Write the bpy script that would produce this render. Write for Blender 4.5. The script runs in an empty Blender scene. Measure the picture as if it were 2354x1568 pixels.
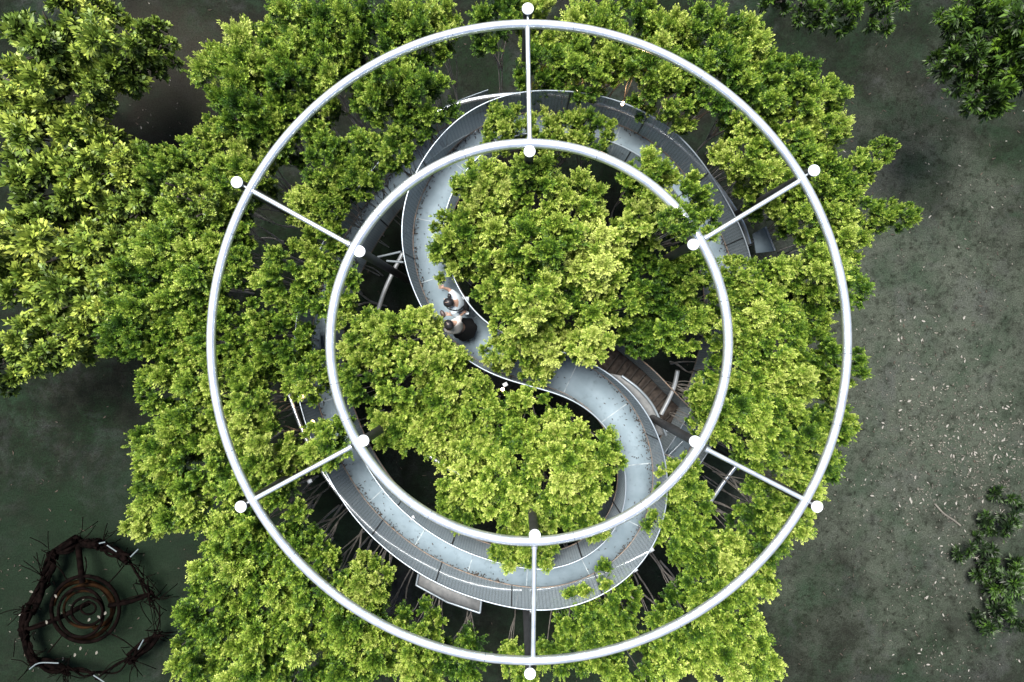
import bpy, math, random
import numpy as np
from mathutils import Vector, Matrix

# ------------------------------------------------------------------ camera, sky, sun, exposure
sc = bpy.context.scene
COL = sc.collection
CAMZ = 21.0
FPX = 1568.7                       # focal length in photo pixels (2353 wide), 24 mm lens
cd = bpy.data.cameras.new("camera"); cam = bpy.data.objects.new("camera", cd); COL.objects.link(cam)
cam.location = (0, 0, CAMZ); cd.lens = 24; cd.sensor_width = 36; cd.clip_end = 500; cd.clip_start = 0.1
sc.camera = cam
SUN_EL, SUN_ROT = math.radians(70), math.radians(-30)
w = bpy.data.worlds.new("World"); sc.world = w; w.use_nodes = True
nt = w.node_tree; sky = nt.nodes.new("ShaderNodeTexSky"); sky.sky_type = 'NISHITA'; sky.sun_disc = False
sky.sun_elevation = SUN_EL; sky.sun_rotation = SUN_ROT; sky.dust_density = 3.0; sky.ozone_density = 1.0
bg = nt.nodes["Background"]; bg.inputs[1].default_value = 0.07
nt.links.new(sky.outputs[0], bg.inputs[0])
sd = bpy.data.lights.new("sun", 'SUN'); sun = bpy.data.objects.new("sun", sd); COL.objects.link(sun)
sd.energy = 4.4; sd.angle = math.radians(32); sd.color = (1.0, 0.96, 0.88)
sdir = Vector((math.sin(SUN_ROT) * math.cos(SUN_EL), math.cos(SUN_ROT) * math.cos(SUN_EL), math.sin(SUN_EL)))
sun.rotation_euler = (-sdir).to_track_quat('-Z', 'Y').to_euler(); sun.location = (0, 0, 30)
sc.view_settings.view_transform = 'Standard'; sc.view_settings.look = 'None'
sc.view_settings.gamma = 1.0; sc.view_settings.exposure = 1.6
sc.cycles.max_bounces = 6; sc.cycles.diffuse_bounces = 1; sc.cycles.transparent_max_bounces = 12

def P(px, py, z):
    """a point seen at photo pixel (px, py) that stands at height z"""
    s = (CAMZ - z) / FPX
    return np.array([(px - 1176.5) * s, (784.0 - py) * s, z])

# ------------------------------------------------------------------ materials
def mat(name, color, rough=0.6, metal=0.0, emit=None, estr=0.0):
    m = bpy.data.materials.new(name); m.use_nodes = True
    b = m.node_tree.nodes["Principled BSDF"]
    b.inputs["Base Color"].default_value = (*color, 1); b.inputs["Roughness"].default_value = rough
    b.inputs["Metallic"].default_value = metal
    if emit:
        b.inputs["Emission Color"].default_value = (*emit, 1); b.inputs["Emission Strength"].default_value = estr
    return m

def noise_mat(name, c1, c2, scale, rough=0.7, metal=0.0, detail=6, lo=0.35, hi=0.65, bump=0.0, c3=None, scale3=0.3, fleck=None, spec=0.3):
    m = mat(name, c1, rough, metal); n = m.node_tree.nodes; l = m.node_tree.links; b = n["Principled BSDF"]
    tc = n.new("ShaderNodeTexCoord")
    t = n.new("ShaderNodeTexNoise"); t.inputs["Scale"].default_value = scale; t.inputs["Detail"].default_value = detail
    l.new(tc.outputs["Object"], t.inputs["Vector"])
    r = n.new("ShaderNodeMapRange"); r.inputs[1].default_value = lo; r.inputs[2].default_value = hi
    l.new(t.outputs["Fac"], r.inputs[0])
    mx = n.new("ShaderNodeMix"); mx.data_type = 'RGBA'; mx.inputs[6].default_value = (*c1, 1); mx.inputs[7].default_value = (*c2, 1)
    l.new(r.outputs[0], mx.inputs[0]); out = mx.outputs[2]
    if c3:
        t3 = n.new("ShaderNodeTexNoise"); t3.inputs["Scale"].default_value = scale3; t3.inputs["Detail"].default_value = 4
        l.new(tc.outputs["Object"], t3.inputs["Vector"])
        r3 = n.new("ShaderNodeMapRange"); r3.inputs[1].default_value = 0.42; r3.inputs[2].default_value = 0.62
        l.new(t3.outputs["Fac"], r3.inputs[0])
        m3 = n.new("ShaderNodeMix"); m3.data_type = 'RGBA'; m3.inputs[7].default_value = (*c3, 1)
        l.new(r3.outputs[0], m3.inputs[0]); l.new(out, m3.inputs[6]); out = m3.outputs[2]
    if fleck:
        t4 = n.new("ShaderNodeTexNoise"); t4.inputs["Scale"].default_value = fleck[1]; t4.inputs["Detail"].default_value = 2
        l.new(tc.outputs["Object"], t4.inputs["Vector"])
        r4 = n.new("ShaderNodeMapRange"); r4.inputs[1].default_value = fleck[2]; r4.inputs[2].default_value = fleck[3]
        l.new(t4.outputs["Fac"], r4.inputs[0])
        m4 = n.new("ShaderNodeMix"); m4.data_type = 'RGBA'; m4.inputs[7].default_value = (*fleck[0], 1)
        l.new(r4.outputs[0], m4.inputs[0]); l.new(out, m4.inputs[6]); out = m4.outputs[2]
    l.new(out, b.inputs["Base Color"]); b.inputs['Specular IOR Level'].default_value = spec
    if bump:
        bp = n.new("ShaderNodeBump"); bp.inputs["Strength"].default_value = bump; bp.inputs["Distance"].default_value = 0.03
        l.new(t.outputs["Fac"], bp.inputs["Height"]); l.new(bp.outputs[0], b.inputs["Normal"])
    return m

def leaf_mat(name, stops, transl=0.16):
    m = bpy.data.materials.new(name); m.use_nodes = True
    n = m.node_tree.nodes; l = m.node_tree.links; b = n["Principled BSDF"]; out = n["Material Output"]
    a = n.new("ShaderNodeAttribute"); a.attribute_name = "age_shade"
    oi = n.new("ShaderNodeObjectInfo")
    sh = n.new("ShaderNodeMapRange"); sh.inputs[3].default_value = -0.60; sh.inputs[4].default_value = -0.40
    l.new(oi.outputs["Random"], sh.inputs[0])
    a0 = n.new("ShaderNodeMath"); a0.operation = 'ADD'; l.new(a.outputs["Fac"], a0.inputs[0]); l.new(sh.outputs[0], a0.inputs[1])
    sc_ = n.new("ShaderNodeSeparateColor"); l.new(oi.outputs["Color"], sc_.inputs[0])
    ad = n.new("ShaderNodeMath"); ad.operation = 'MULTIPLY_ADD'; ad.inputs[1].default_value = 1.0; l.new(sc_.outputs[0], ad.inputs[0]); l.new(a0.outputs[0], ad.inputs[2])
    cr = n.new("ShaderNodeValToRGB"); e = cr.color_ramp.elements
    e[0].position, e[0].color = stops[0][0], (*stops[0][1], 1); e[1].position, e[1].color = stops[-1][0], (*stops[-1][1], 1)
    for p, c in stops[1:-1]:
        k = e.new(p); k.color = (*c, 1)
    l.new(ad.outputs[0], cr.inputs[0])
    l.new(cr.outputs[0], b.inputs["Base Color"]); b.inputs["Roughness"].default_value = 0.5
    b.inputs["Specular IOR Level"].default_value = 0.35
    tr = n.new("ShaderNodeBsdfTranslucent"); l.new(cr.outputs[0], tr.inputs[0])
    mx = n.new("ShaderNodeMixShader"); mx.inputs[0].default_value = transl
    l.new(b.outputs[0], mx.inputs[1]); l.new(tr.outputs[0], mx.inputs[2]); l.new(mx.outputs[0], out.inputs[0])
    return m

def mesh_screen_mat():
    """perforated grey screen: fine ribs and gaps, UV in metres"""
    m = mat("screen", (0.27, 0.32, 0.355), 0.5, 0.0); n = m.node_tree.nodes; l = m.node_tree.links
    b = n["Principled BSDF"]; out = n["Material Output"]
    uv = n.new("ShaderNodeTexCoord"); sp = n.new("ShaderNodeSeparateXYZ"); l.new(uv.outputs["UV"], sp.inputs[0])
    def stripes(sock, freq, duty):
        mu = n.new("ShaderNodeMath"); mu.operation = 'MULTIPLY'; mu.inputs[1].default_value = freq; l.new(sock, mu.inputs[0])
        fr = n.new("ShaderNodeMath"); fr.operation = 'FRACT'; l.new(mu.outputs[0], fr.inputs[0])
        lt = n.new("ShaderNodeMath"); lt.operation = 'LESS_THAN'; lt.inputs[1].default_value = duty; l.new(fr.outputs[0], lt.inputs[0])
        return lt.outputs[0]
    a = stripes(sp.outputs[0], 47.0, 0.58); c = stripes(sp.outputs[1], 70.0, 0.34)
    mx = n.new("ShaderNodeMath"); mx.operation = 'MAXIMUM'; l.new(a, mx.inputs[0]); l.new(c, mx.inputs[1])
    rb = stripes(sp.outputs[0], 15.0, 0.35); rc_ = n.new("ShaderNodeMix"); rc_.data_type = 'RGBA'
    rc_.inputs[6].default_value = (0.27, 0.32, 0.355, 1); rc_.inputs[7].default_value = (0.20, 0.24, 0.27, 1); l.new(rb, rc_.inputs[0]); l.new(rc_.outputs[2], b.inputs["Base Color"])
    tp = n.new("ShaderNodeBsdfTransparent"); ms = n.new("ShaderNodeMixShader")
    l.new(mx.outputs[0], ms.inputs[0]); l.new(tp.outputs[0], ms.inputs[1]); l.new(b.outputs[0], ms.inputs[2])
    l.new(ms.outputs[0], out.inputs[0])
    return m

M = {}
M['steel'] = noise_mat("steel", (0.76, 0.79, 0.82), (0.56, 0.60, 0.64), 3.5, rough=0.30, metal=0.86, lo=0.45, hi=0.7)
M['steel_dull'] = noise_mat("steel_dull", (0.46, 0.50, 0.54), (0.34, 0.37, 0.40), 6, rough=0.38, metal=0.8)
M['post'] = noise_mat("post", (0.05, 0.05, 0.052), (0.03, 0.03, 0.032), 5, rough=0.55, metal=0.4)
M['cap'] = mat("cap", (0.40, 0.43, 0.46), 0.5)
M['seam'] = mat("seam", (0.25, 0.29, 0.33), 0.4, 0.8)
M['white_rail'] = mat("white_rail", (0.24, 0.28, 0.32), 0.4, 0.6)
M['deck'] = noise_mat("deck", (0.115, 0.155, 0.185), (0.145, 0.19, 0.225), 3.0, rough=0.75, detail=9, bump=0.1,
                      fleck=((0.09, 0.12, 0.14), 9.0, 0.60, 0.85))
M['joint'] = noise_mat("joint", (0.28, 0.32, 0.34), (0.12, 0.15, 0.175), 9, rough=0.8)
M['screen'] = mesh_screen_mat()
M['dark_bar'] = mat("dark_bar", (0.03, 0.032, 0.035), 0.6, 0.3)
M['rusty_edge'] = noise_mat("rusty_edge", (0.20, 0.14, 0.10), (0.10, 0.10, 0.10), 14, rough=0.8)
M['tread'] = noise_mat("tread", (0.042, 0.034, 0.029), (0.010, 0.007, 0.006), 11, rough=0.85, detail=9, lo=0.35, hi=0.7)
M['riser'] = mat("riser", (0.02, 0.016, 0.014), 0.8)
M['ground'] = noise_mat("ground", (0.0045, 0.006, 0.0045), (0.011, 0.013, 0.010), 2.2, spec=0.05, rough=0.95, detail=12, bump=0.35,
                        c3=(0.006, 0.012, 0.006), scale3=0.45, fleck=((0.005, 0.005, 0.005), 11.0, 0.55, 0.78))
M['bark'] = noise_mat("bark", (0.42, 0.39, 0.36), (0.22, 0.20, 0.18), 14, spec=0.1, rough=0.9, bump=0.4)
M['bark_dark'] = noise_mat("bark_dark", (0.05, 0.045, 0.038), (0.025, 0.022, 0.02), 14, spec=0.1, rough=0.9)
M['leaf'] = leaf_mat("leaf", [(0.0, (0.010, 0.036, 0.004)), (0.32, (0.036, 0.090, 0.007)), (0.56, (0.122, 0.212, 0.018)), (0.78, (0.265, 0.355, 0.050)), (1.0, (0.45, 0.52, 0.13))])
M['leaf_big'] = leaf_mat("leaf_big", [(0.0, (0.022, 0.040, 0.006)), (0.45, (0.085, 0.145, 0.018)), (0.82, (0.26, 0.33, 0.050)), (1.0, (0.38, 0.43, 0.08))])
M['leaf_dark'] = leaf_mat("leaf_dark", [(0.0, (0.004, 0.012, 0.002)), (0.5, (0.028, 0.066, 0.006)), (1.0, (0.105, 0.19, 0.014))])
M['dry'] = noise_mat("dry", (0.20, 0.195, 0.18), (0.07, 0.065, 0.055), 1.5, rough=0.8)
M['dry_dull'] = noise_mat("dry_dull", (0.11, 0.105, 0.09), (0.035, 0.032, 0.027), 1.2, rough=0.8)
M['tray'] = noise_mat("tray", (0.085, 0.09, 0.095), (0.13, 0.135, 0.14), 8, rough=0.6)
M['dry_brown'] = noise_mat("dry_brown", (0.045, 0.034, 0.026), (0.02, 0.016, 0.013), 5, rough=0.9)
M['dark_wood'] = noise_mat("dark_wood", (0.0012, 0.001, 0.001), (0.004, 0.0026, 0.0024), 7, spec=0.0, rough=1.0, bump=0.4)
M['rust'] = noise_mat("rust", (0.014, 0.007, 0.0032), (0.0018, 0.0014, 0.0012), 3, spec=0.0, rough=0.85, bump=0.3)
M['pale_stick'] = mat("pale_stick", (0.07, 0.09, 0.10), 0.6)
M['lamp'] = mat("lamp", (1, 0.8, 0.6), 0.4, emit=(1.0, 0.62, 0.36), estr=14)
M['skin'] = mat("skin", (0.27, 0.17, 0.13), 0.55)
M['hair'] = noise_mat("hair", (0.006, 0.006, 0.008), (0.014, 0.013, 0.015), 30, rough=0.38)
M['shirt'] = noise_mat("shirt", (0.36, 0.41, 0.45), (0.28, 0.33, 0.37), 6, rough=0.8)
M['shirt_warm'] = noise_mat("shirt_warm", (0.36, 0.35, 0.345), (0.27, 0.265, 0.26), 5, rough=0.85)
M['black'] = mat("black", (0.008, 0.008, 0.009), 0.7)
M['black'].node_tree.nodes['Principled BSDF'].inputs['Specular IOR Level'].default_value = .1
M['shoe'] = mat("shoe", (0.035, 0.018, 0.014), 0.5)
M['pouch'] = mat("pouch", (0.03, 0.016, 0.014), 0.5)
M['trousers'] = mat("trousers", (0.46, 0.52, 0.56), 0.8)

# ------------------------------------------------------------------ mesh helpers
def arr_mesh(name, V, F, smooth=False, attr=None):
    """V (n,3); F list of (m,k) arrays of equal-size faces"""
    me = bpy.data.meshes.new(name)
    V = np.asarray(V, np.float32)
    me.vertices.add(len(V)); me.vertices.foreach_set("co", V.ravel())
    Fs = [np.asarray(f, np.int32) for f in (F if isinstance(F, list) else [F])]
    loops = np.concatenate([f.ravel() for f in Fs])
    tot = np.concatenate([np.full(len(f), f.shape[1], np.int32) for f in Fs])
    start = np.concatenate([[0], np.cumsum(tot)[:-1]]).astype(np.int32)
    me.loops.add(len(loops)); me.loops.foreach_set("vertex_index", loops)
    me.polygons.add(len(tot)); me.polygons.foreach_set("loop_start", start); me.polygons.foreach_set("loop_total", tot)
    me.update(calc_edges=True)
    if smooth:
        me.polygons.foreach_set("use_smooth", np.ones(len(tot), bool))
    if attr is not None:
        a = me.attributes.new("age_shade", 'FLOAT', 'FACE'); a.data.foreach_set("value", np.asarray(attr, np.float32))
    me.validate()
    return me

def link(name, me, m, parent=None, loc=None):
    o = bpy.data.objects.new(name, me); COL.objects.link(o)
    if m is not None and me is not None and len(me.materials) == 0:
        me.materials.append(m)
    if parent is not None: o.parent = parent
    if loc is not None: o.location = loc
    return o

def tag(o, label, cat, group=None, kind=None):
    if label: o["label"] = label
    if cat: o["category"] = cat
    if group: o["group"] = group
    if kind: o["kind"] = kind
    return o

def empty(name, loc):
    o = bpy.data.objects.new(name, None); COL.objects.link(o); o.location = tuple(loc); o.empty_display_size = 0.1
    return o

class B:
    """collects shapes into one mesh"""
    def __init__(s): s.V = []; s.Q = []; s.T = []; s.n = 0
    def add(s, V, Q=None, T=None):
        V = np.asarray(V, float)
        if Q is not None and len(Q): s.Q.append(np.asarray(Q) + s.n)
        if T is not None and len(T): s.T.append(np.asarray(T) + s.n)
        s.V.append(V); s.n += len(V); return s
    def tube(s, pts, rad, seg=10, closed=False, cap=True):
        pts = np.asarray(pts, float); n = len(pts)
        rad = np.broadcast_to(np.asarray(rad, float), (n,))
        if closed: t = np.roll(pts, -1, 0) - np.roll(pts, 1, 0)
        else: t = np.gradient(pts, axis=0)
        t /= np.linalg.norm(t, axis=1)[:, None] + 1e-12
        up = np.array([0, 0, 1.0]) if abs(t[0][2]) < 0.9 else np.array([1.0, 0, 0])
        u = np.cross(t[0], up); u /= np.linalg.norm(u); us = []
        for k in range(n):
            u = u - t[k] * np.dot(u, t[k]); u /= np.linalg.norm(u) + 1e-12; us.append(u)
        us = np.array(us); vs = np.cross(t, us)
        a = np.linspace(0, 2 * np.pi, seg, endpoint=False)
        V = (pts[:, None] + rad[:, None, None] * (np.cos(a)[None, :, None] * us[:, None] + np.sin(a)[None, :, None] * vs[:, None])).reshape(-1, 3)
        Q = []
        for k in range(n if closed else n - 1):
            k2 = (k + 1) % n
            for j in range(seg):
                j2 = (j + 1) % seg; Q.append((k * seg + j, k * seg + j2, k2 * seg + j2, k2 * seg + j))
        s.add(V, Q)
        if cap and not closed:
            for k, fl in ((0, True), (n - 1, False)):
                c = s.n; idx = [c - n * seg + k * seg + j if k == 0 and fl else None for j in range(seg)]
                ring = V[k * seg:(k + 1) * seg]; VV = np.vstack([ring, pts[k][None]])
                T = [(j, (j + 1) % seg, seg) if not fl else ((j + 1) % seg, j, seg) for j in range(seg)]
                s.add(VV, None, T)
        return s
    def box(s, c, size, rz=0.0):
        x, y, z = np.array(size) / 2
        V = np.array([(-x, -y, -z), (x, -y, -z), (x, y, -z), (-x, y, -z), (-x, -y, z), (x, -y, z), (x, y, z), (-x, y, z)])
        cr, sr = math.cos(rz), math.sin(rz); R = np.array([[cr, -sr, 0], [sr, cr, 0], [0, 0, 1]])
        s.add(V @ R.T + np.asarray(c), [(0, 3, 2, 1), (4, 5, 6, 7), (0, 1, 5, 4), (1, 2, 6, 5), (2, 3, 7, 6), (3, 0, 4, 7)]); return s
    def prism(s, poly, th):
        """poly: (n,3) top outline; thickness downward"""
        p = np.asarray(poly, float); n = len(p); q = p.copy(); q[:, 2] -= th
        c = p.mean(0); c2 = q.mean(0); V = np.vstack([p, q, c[None], c2[None]])
        T = []; Q = []
        for k in range(n):
            k2 = (k + 1) % n; T += [(k, k2, 2 * n), (n + k2, n + k, 2 * n + 1)]; Q.append((k, n + k, n + k2, k2))
        s.add(V, Q, T); return s
    def ellipsoid(s, c, r, R=None, seg=14, rings=8, f=None):
        V = []; 
        for i in range(rings + 1):
            th = math.pi * i / rings
            for j in range(seg):
                ph = 2 * math.pi * j / seg
                d = np.array([math.sin(th) * math.cos(ph), math.sin(th) * math.sin(ph), math.cos(th)])
                V.append(d * np.asarray(r) * (f(d) if f else 1.0))
        V = np.array(V)
        if R is not None: V = V @ np.asarray(R).T
        Q = [(i * seg + j, (i + 1) * seg + j, (i + 1) * seg + (j + 1) % seg, i * seg + (j + 1) % seg) for i in range(rings) for j in range(seg)]
        s.add(V + np.asarray(c), Q); return s
    def mesh(s, name, smooth=False):
        F = []
        if s.Q: F.append(np.vstack(s.Q))
        if s.T: F.append(np.vstack(s.T))
        return arr_mesh(name, np.vstack(s.V), F, smooth)
    def obj(s, name, m, parent=None, smooth=False):
        me = s.mesh(name, smooth)
        o = link(name, me, m, parent)
        if parent is not None: o.matrix_parent_inverse = Matrix.Translation(parent.location).inverted()
        return o

def spline(pts, step=0.1):
    """Catmull-Rom through pts, resampled evenly"""
    p = np.asarray(pts, float); p = np.vstack([2 * p[0] - p[1], p, 2 * p[-1] - p[-2]]); out = []
    for i in range(1, len(p) - 2):
        for t in np.linspace(0, 1, 24, endpoint=False):
            a, b, c, d = p[i - 1], p[i], p[i + 1], p[i + 2]
            out.append(0.5 * ((2 * b) + (c - a) * t + (2 * a - 5 * b + 4 * c - d) * t * t + (3 * b - a - 3 * c + d) * t ** 3))
    out.append(p[-2]); out = np.array(out)
    L = np.concatenate([[0], np.cumsum(np.linalg.norm(np.diff(out, axis=0), axis=1))])
    n = max(2, int(L[-1] / step)); q = np.linspace(0, L[-1], n)
    return np.stack([np.interp(q, L, out[:, k]) for k in range(3)], 1)

def smooth_path(p, k=5, it=3):
    p = p.copy()
    for _ in range(it):
        q = p.copy()
        for j in range(k, len(p) - k): q[j] = p[j - k:j + k + 1].mean(0)
        p = q
    return p

# ------------------------------------------------------------------ ground
g = B(); n = 60; xs = np.linspace(-70, 70, n)
gx, gy = np.meshgrid(xs, xs); gz = 0.06 * np.sin(gx * 0.9 + 1.3) * np.cos(gy * 0.8) * 0
V = np.stack([gx.ravel(), gy.ravel(), gz.ravel()], 1)
Q = [(i * n + j, i * n + j + 1, (i + 1) * n + j + 1, (i + 1) * n + j) for i in range(n - 1) for j in range(n - 1)]
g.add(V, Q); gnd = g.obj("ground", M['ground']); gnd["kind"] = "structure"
def ground_nodes():
    nt = M['ground'].node_tree; n = nt.nodes; l = nt.links; b = n["Principled BSDF"]
    src = b.inputs["Base Color"].links[0].from_socket; tc = n.new("ShaderNodeTexCoord")
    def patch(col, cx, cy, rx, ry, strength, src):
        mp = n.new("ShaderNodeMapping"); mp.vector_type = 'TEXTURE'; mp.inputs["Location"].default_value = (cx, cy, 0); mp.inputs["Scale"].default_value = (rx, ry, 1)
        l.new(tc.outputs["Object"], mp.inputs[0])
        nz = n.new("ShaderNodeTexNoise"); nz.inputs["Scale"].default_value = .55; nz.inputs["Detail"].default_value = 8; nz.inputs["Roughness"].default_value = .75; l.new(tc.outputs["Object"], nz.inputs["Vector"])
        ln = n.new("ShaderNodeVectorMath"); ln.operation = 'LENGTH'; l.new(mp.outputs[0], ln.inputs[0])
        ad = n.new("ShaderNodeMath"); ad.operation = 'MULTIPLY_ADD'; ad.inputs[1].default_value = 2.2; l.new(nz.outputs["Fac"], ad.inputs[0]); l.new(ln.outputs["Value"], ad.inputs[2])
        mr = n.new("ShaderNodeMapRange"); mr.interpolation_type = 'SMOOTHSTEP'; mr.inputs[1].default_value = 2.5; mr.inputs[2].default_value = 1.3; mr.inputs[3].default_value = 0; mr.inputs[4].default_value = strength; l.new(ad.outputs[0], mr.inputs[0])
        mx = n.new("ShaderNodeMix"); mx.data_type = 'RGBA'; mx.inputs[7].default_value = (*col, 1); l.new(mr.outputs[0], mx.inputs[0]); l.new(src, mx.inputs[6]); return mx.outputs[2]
    def mottle(col, scale, lo, hi, strength, src):
        nz = n.new("ShaderNodeTexNoise"); nz.inputs["Scale"].default_value = scale; nz.inputs["Detail"].default_value = 10; nz.inputs["Roughness"].default_value = .7; nz.inputs["Distortion"].default_value = .4
        mp = n.new("ShaderNodeMapping"); mp.inputs["Location"].default_value = (scale * 7, scale * 3, 1); l.new(tc.outputs["Object"], mp.inputs[0]); l.new(mp.outputs[0], nz.inputs["Vector"])
        mr = n.new("ShaderNodeMapRange"); mr.inputs[1].default_value = lo; mr.inputs[2].default_value = hi; mr.inputs[3].default_value = 0; mr.inputs[4].default_value = strength; l.new(nz.outputs["Fac"], mr.inputs[0])
        mx = n.new("ShaderNodeMix"); mx.data_type = 'RGBA'; mx.inputs[7].default_value = (*col, 1); l.new(mr.outputs[0], mx.inputs[0]); l.new(src, mx.inputs[6]); return mx.outputs[2]
    src = patch((0.046, 0.054, 0.043), 12.5, -1.5, 7.0, 9.0, .9, src)  # lighter sandy ground at right; also paints bright-centre, dark-corner falloff into the colour
    src = mottle((0.040, 0.040, 0.044), .55, .52, .68, .45, src)
    src = mottle((0.013, 0.026, 0.015), .8, .48, .66, .6, src)
    src = mottle((0.007, 0.007, 0.006), 1.7, .53, .72, .7, src)
    src = mottle((0.005, 0.006, 0.004), 5.5, .50, .66, .75, src)
    src = mottle((0.036, 0.038, 0.034), 8.0, .58, .75, .28, src)
    src = patch((0.020, 0.018, 0.015), -10.5, 8.2, 2.6, 2.6, .7, src)
    src = patch((0.007, 0.014, 0.008), -13.0, -7.5, 5.0, 4.0, .8, src)  # greener lower-left ground, with corner vignette darkening painted into its colour
    gr = n.new("ShaderNodeTexNoise"); gr.inputs["Scale"].default_value = 26; gr.inputs["Detail"].default_value = 5; gr.inputs["Roughness"].default_value = .8; l.new(tc.outputs["Object"], gr.inputs["Vector"])
    mr = n.new("ShaderNodeMapRange"); mr.inputs[1].default_value = .3; mr.inputs[2].default_value = .7; mr.inputs[3].default_value = .10; mr.inputs[4].default_value = 1.45; l.new(gr.outputs["Fac"], mr.inputs[0])
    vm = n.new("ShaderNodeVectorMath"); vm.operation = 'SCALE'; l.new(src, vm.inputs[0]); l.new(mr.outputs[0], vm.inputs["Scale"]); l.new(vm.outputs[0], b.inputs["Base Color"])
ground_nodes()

# ------------------------------------------------------------------ steel ring frame on posts
RZ = 8.8
rc = P(1216, 787, RZ); sR = (CAMZ - RZ) / FPX
ring_root = empty("ring_pergola", (rc[0], rc[1], 0))
tag(ring_root, "two concentric silver steel tube rings joined by six spokes and carried on round-topped posts", "steel frame")
ang = np.linspace(0, 2 * np.pi, 240, endpoint=False)
def circ(R, z, c=rc): return np.stack([c[0] + R * np.cos(ang), c[1] + R * np.sin(ang), np.full(len(ang), z)], 1)
RO, RI = 731 * sR, 457 * sR
B().tube(circ(RO, RZ), 0.080, 20, closed=True).obj("outer_ring", M['steel'], ring_root, True)
B().tube(circ(RI, RZ), 0.088, 20, closed=True).obj("inner_ring", M['steel'], ring_root, True)
spk = [((1212, 58), (1217, 322)), ((578, 438), (803, 562)), ((583, 1148), (808, 1027)), ((1225, 1517), (1228, 1256)), ((1848, 1148), (1622, 1032)), ((1841, 414), (1620, 548))]
for a, b in spk:
    a3, b3 = P(*a, RZ), P(*b, RZ); s_ = B().tube([a3, a3 * .5 + b3 * .5, b3], 0.043, 14)
    o = s_.obj("spoke", M['steel'], ring_root, True)
    d = (b3 - a3) / np.linalg.norm(b3 - a3)
    B().tube([a3 - d * .01, a3 + d * .045], 0.056, 14).obj("flange", M['steel_dull'], o, True); B().tube([b3 - d * .045, b3 + d * .01], 0.056, 14).obj("flange", M['steel_dull'], o, True)
def seams(R, r, degs):
    for dg in degs:
        t = math.radians(dg); c = np.array([rc[0] + R * math.cos(t), rc[1] + R * math.sin(t), RZ]); d = np.array([-math.sin(t), math.cos(t), 0])
        B().tube([c - d * .006, c + d * .006], r, 20, cap=True).obj("seam_band", M['seam'], ring_root, True)
seams(RO, 0.0815, (-2, 22, 57, 82, 104, 133, 160, 200, 222, 262, 298, 330, 345))
seams(RI, 0.0893, (12, 32, 70, 109, 140, 192, 203, 240, 283, 305, 350))
posts_px = [(1213, 20), (1871, 392), (1878, 1165), (1218, 1549), (553, 1165), (544, 419), (1217, 348), (1593, 562), (1597, 1015), (1229, 1230), (835, 1013), (826, 578)]
for i, (x, y) in enumerate(posts_px):
    c = P(x, y, RZ + .06)
    o = B().tube([(c[0], c[1], 0), (c[0], c[1], 4), (c[0], c[1], RZ + .045)], 0.085, 18).obj("post", M['post'], ring_root, True)
    B().tube([(c[0], c[1], RZ + .045), (c[0], c[1], RZ + .06), (c[0], c[1], RZ + .068)], [0.105, 0.105, 0.100], 32).obj("post_cap", M['cap'], o)
    v = np.array([c[0] - rc[0], c[1] - rc[1]]); v /= np.linalg.norm(v); R = RO if i < 6 else RI
    e = rc[:2] + v * R
    B().tube([(c[0], c[1], RZ - .03), (e[0], e[1], RZ - .03)], 0.022, 8).obj("bracket", M['steel_dull'], o)

# ------------------------------------------------------------------ elevated S-shaped walkway
HW = 0.39
ctr = [(1340, 1235, 2.5), (1440, 1155, 2.7), (1530, 1050, 3.0), (1602, 930, 3.3), (1645, 800, 3.6), (1656, 690, 3.9), (1637, 585, 4.2),
       (1590, 495, 4.5), (1541, 422, 4.8), (1483, 363, 5.0), (1405, 322, 5.15), (1342, 304, 5.25), (1275, 298, 5.35), (1200, 300, 5.4),
       (1123, 326, 5.45), (1066, 371, 5.5), (1032, 415, 5.5), (1009, 455, 5.5), (995, 490, 5.5), (989, 526, 5.5), (988, 568, 5.5),
       (994, 610, 5.5), (1008, 652, 5.5), (1026, 694, 5.5), (1052, 735, 5.5), (1090, 775, 5.5), (1142, 810, 5.5), (1205, 832, 5.5),
       (1262, 847, 5.5), (1322, 869, 5.5), (1370, 900, 5.5), (1408, 938, 5.5), (1437, 984, 5.5), (1455, 1034, 5.5), (1462, 1084, 5.45),
       (1459, 1130, 5.45), (1443, 1186, 5.4), (1410, 1236, 5.4), (1356, 1279, 5.35), (1290, 1306, 5.3), (1221, 1312, 5.25),
       (1150, 1299, 5.2), (1103, 1285, 5.15), (1057, 1269, 5.1), (1000, 1239, 5.0), (957, 1210, 4.9), (912, 1172, 4.8), (870, 1127, 4.7),
       (834, 1073, 4.5), (805, 1020, 4.4), (783, 965, 4.25), (762, 900, 4.1), (752, 820, 3.9), (758, 730, 3.65), (785, 640, 3.4),
       (833, 545, 3.1), (896, 455, 2.9), (968, 375, 2.7), (1050, 315, 2.6), (1140, 280, 2.5)]
wc = smooth_path(spline([P(*c) for c in ctr], 0.1), 3, 3)
def frame(p):
    t = np.gradient(p, axis=0); t[:, 2] = 0; t /= np.linalg.norm(t, axis=1)[:, None]
    return t, np.stack([-t[:, 1], t[:, 0], 0 * t[:, 0]], 1)
wt, wn = frame(wc)
dist = np.concatenate([[0], np.cumsum(np.linalg.norm(np.diff(wc, axis=0), axis=1))])
Zv = np.array([0, 0, 1.0])
def strip(b, rows):
    """rows: list of (n,3) arrays forming a closed cross-section swept along the path"""
    m = len(rows); n = len(rows[0]); V = np.stack(rows, 1).reshape(-1, 3)
    Q = [(k * m + j, (k + 1) * m + j, (k + 1) * m + (j + 1) % m, k * m + (j + 1) % m) for k in range(n - 1) for j in range(m)]
    Q += [tuple(range(m))[:4], tuple((n - 1) * m + j for j in (3, 2, 1, 0))] if m == 4 else []
    b.add(V, Q); return b
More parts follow.
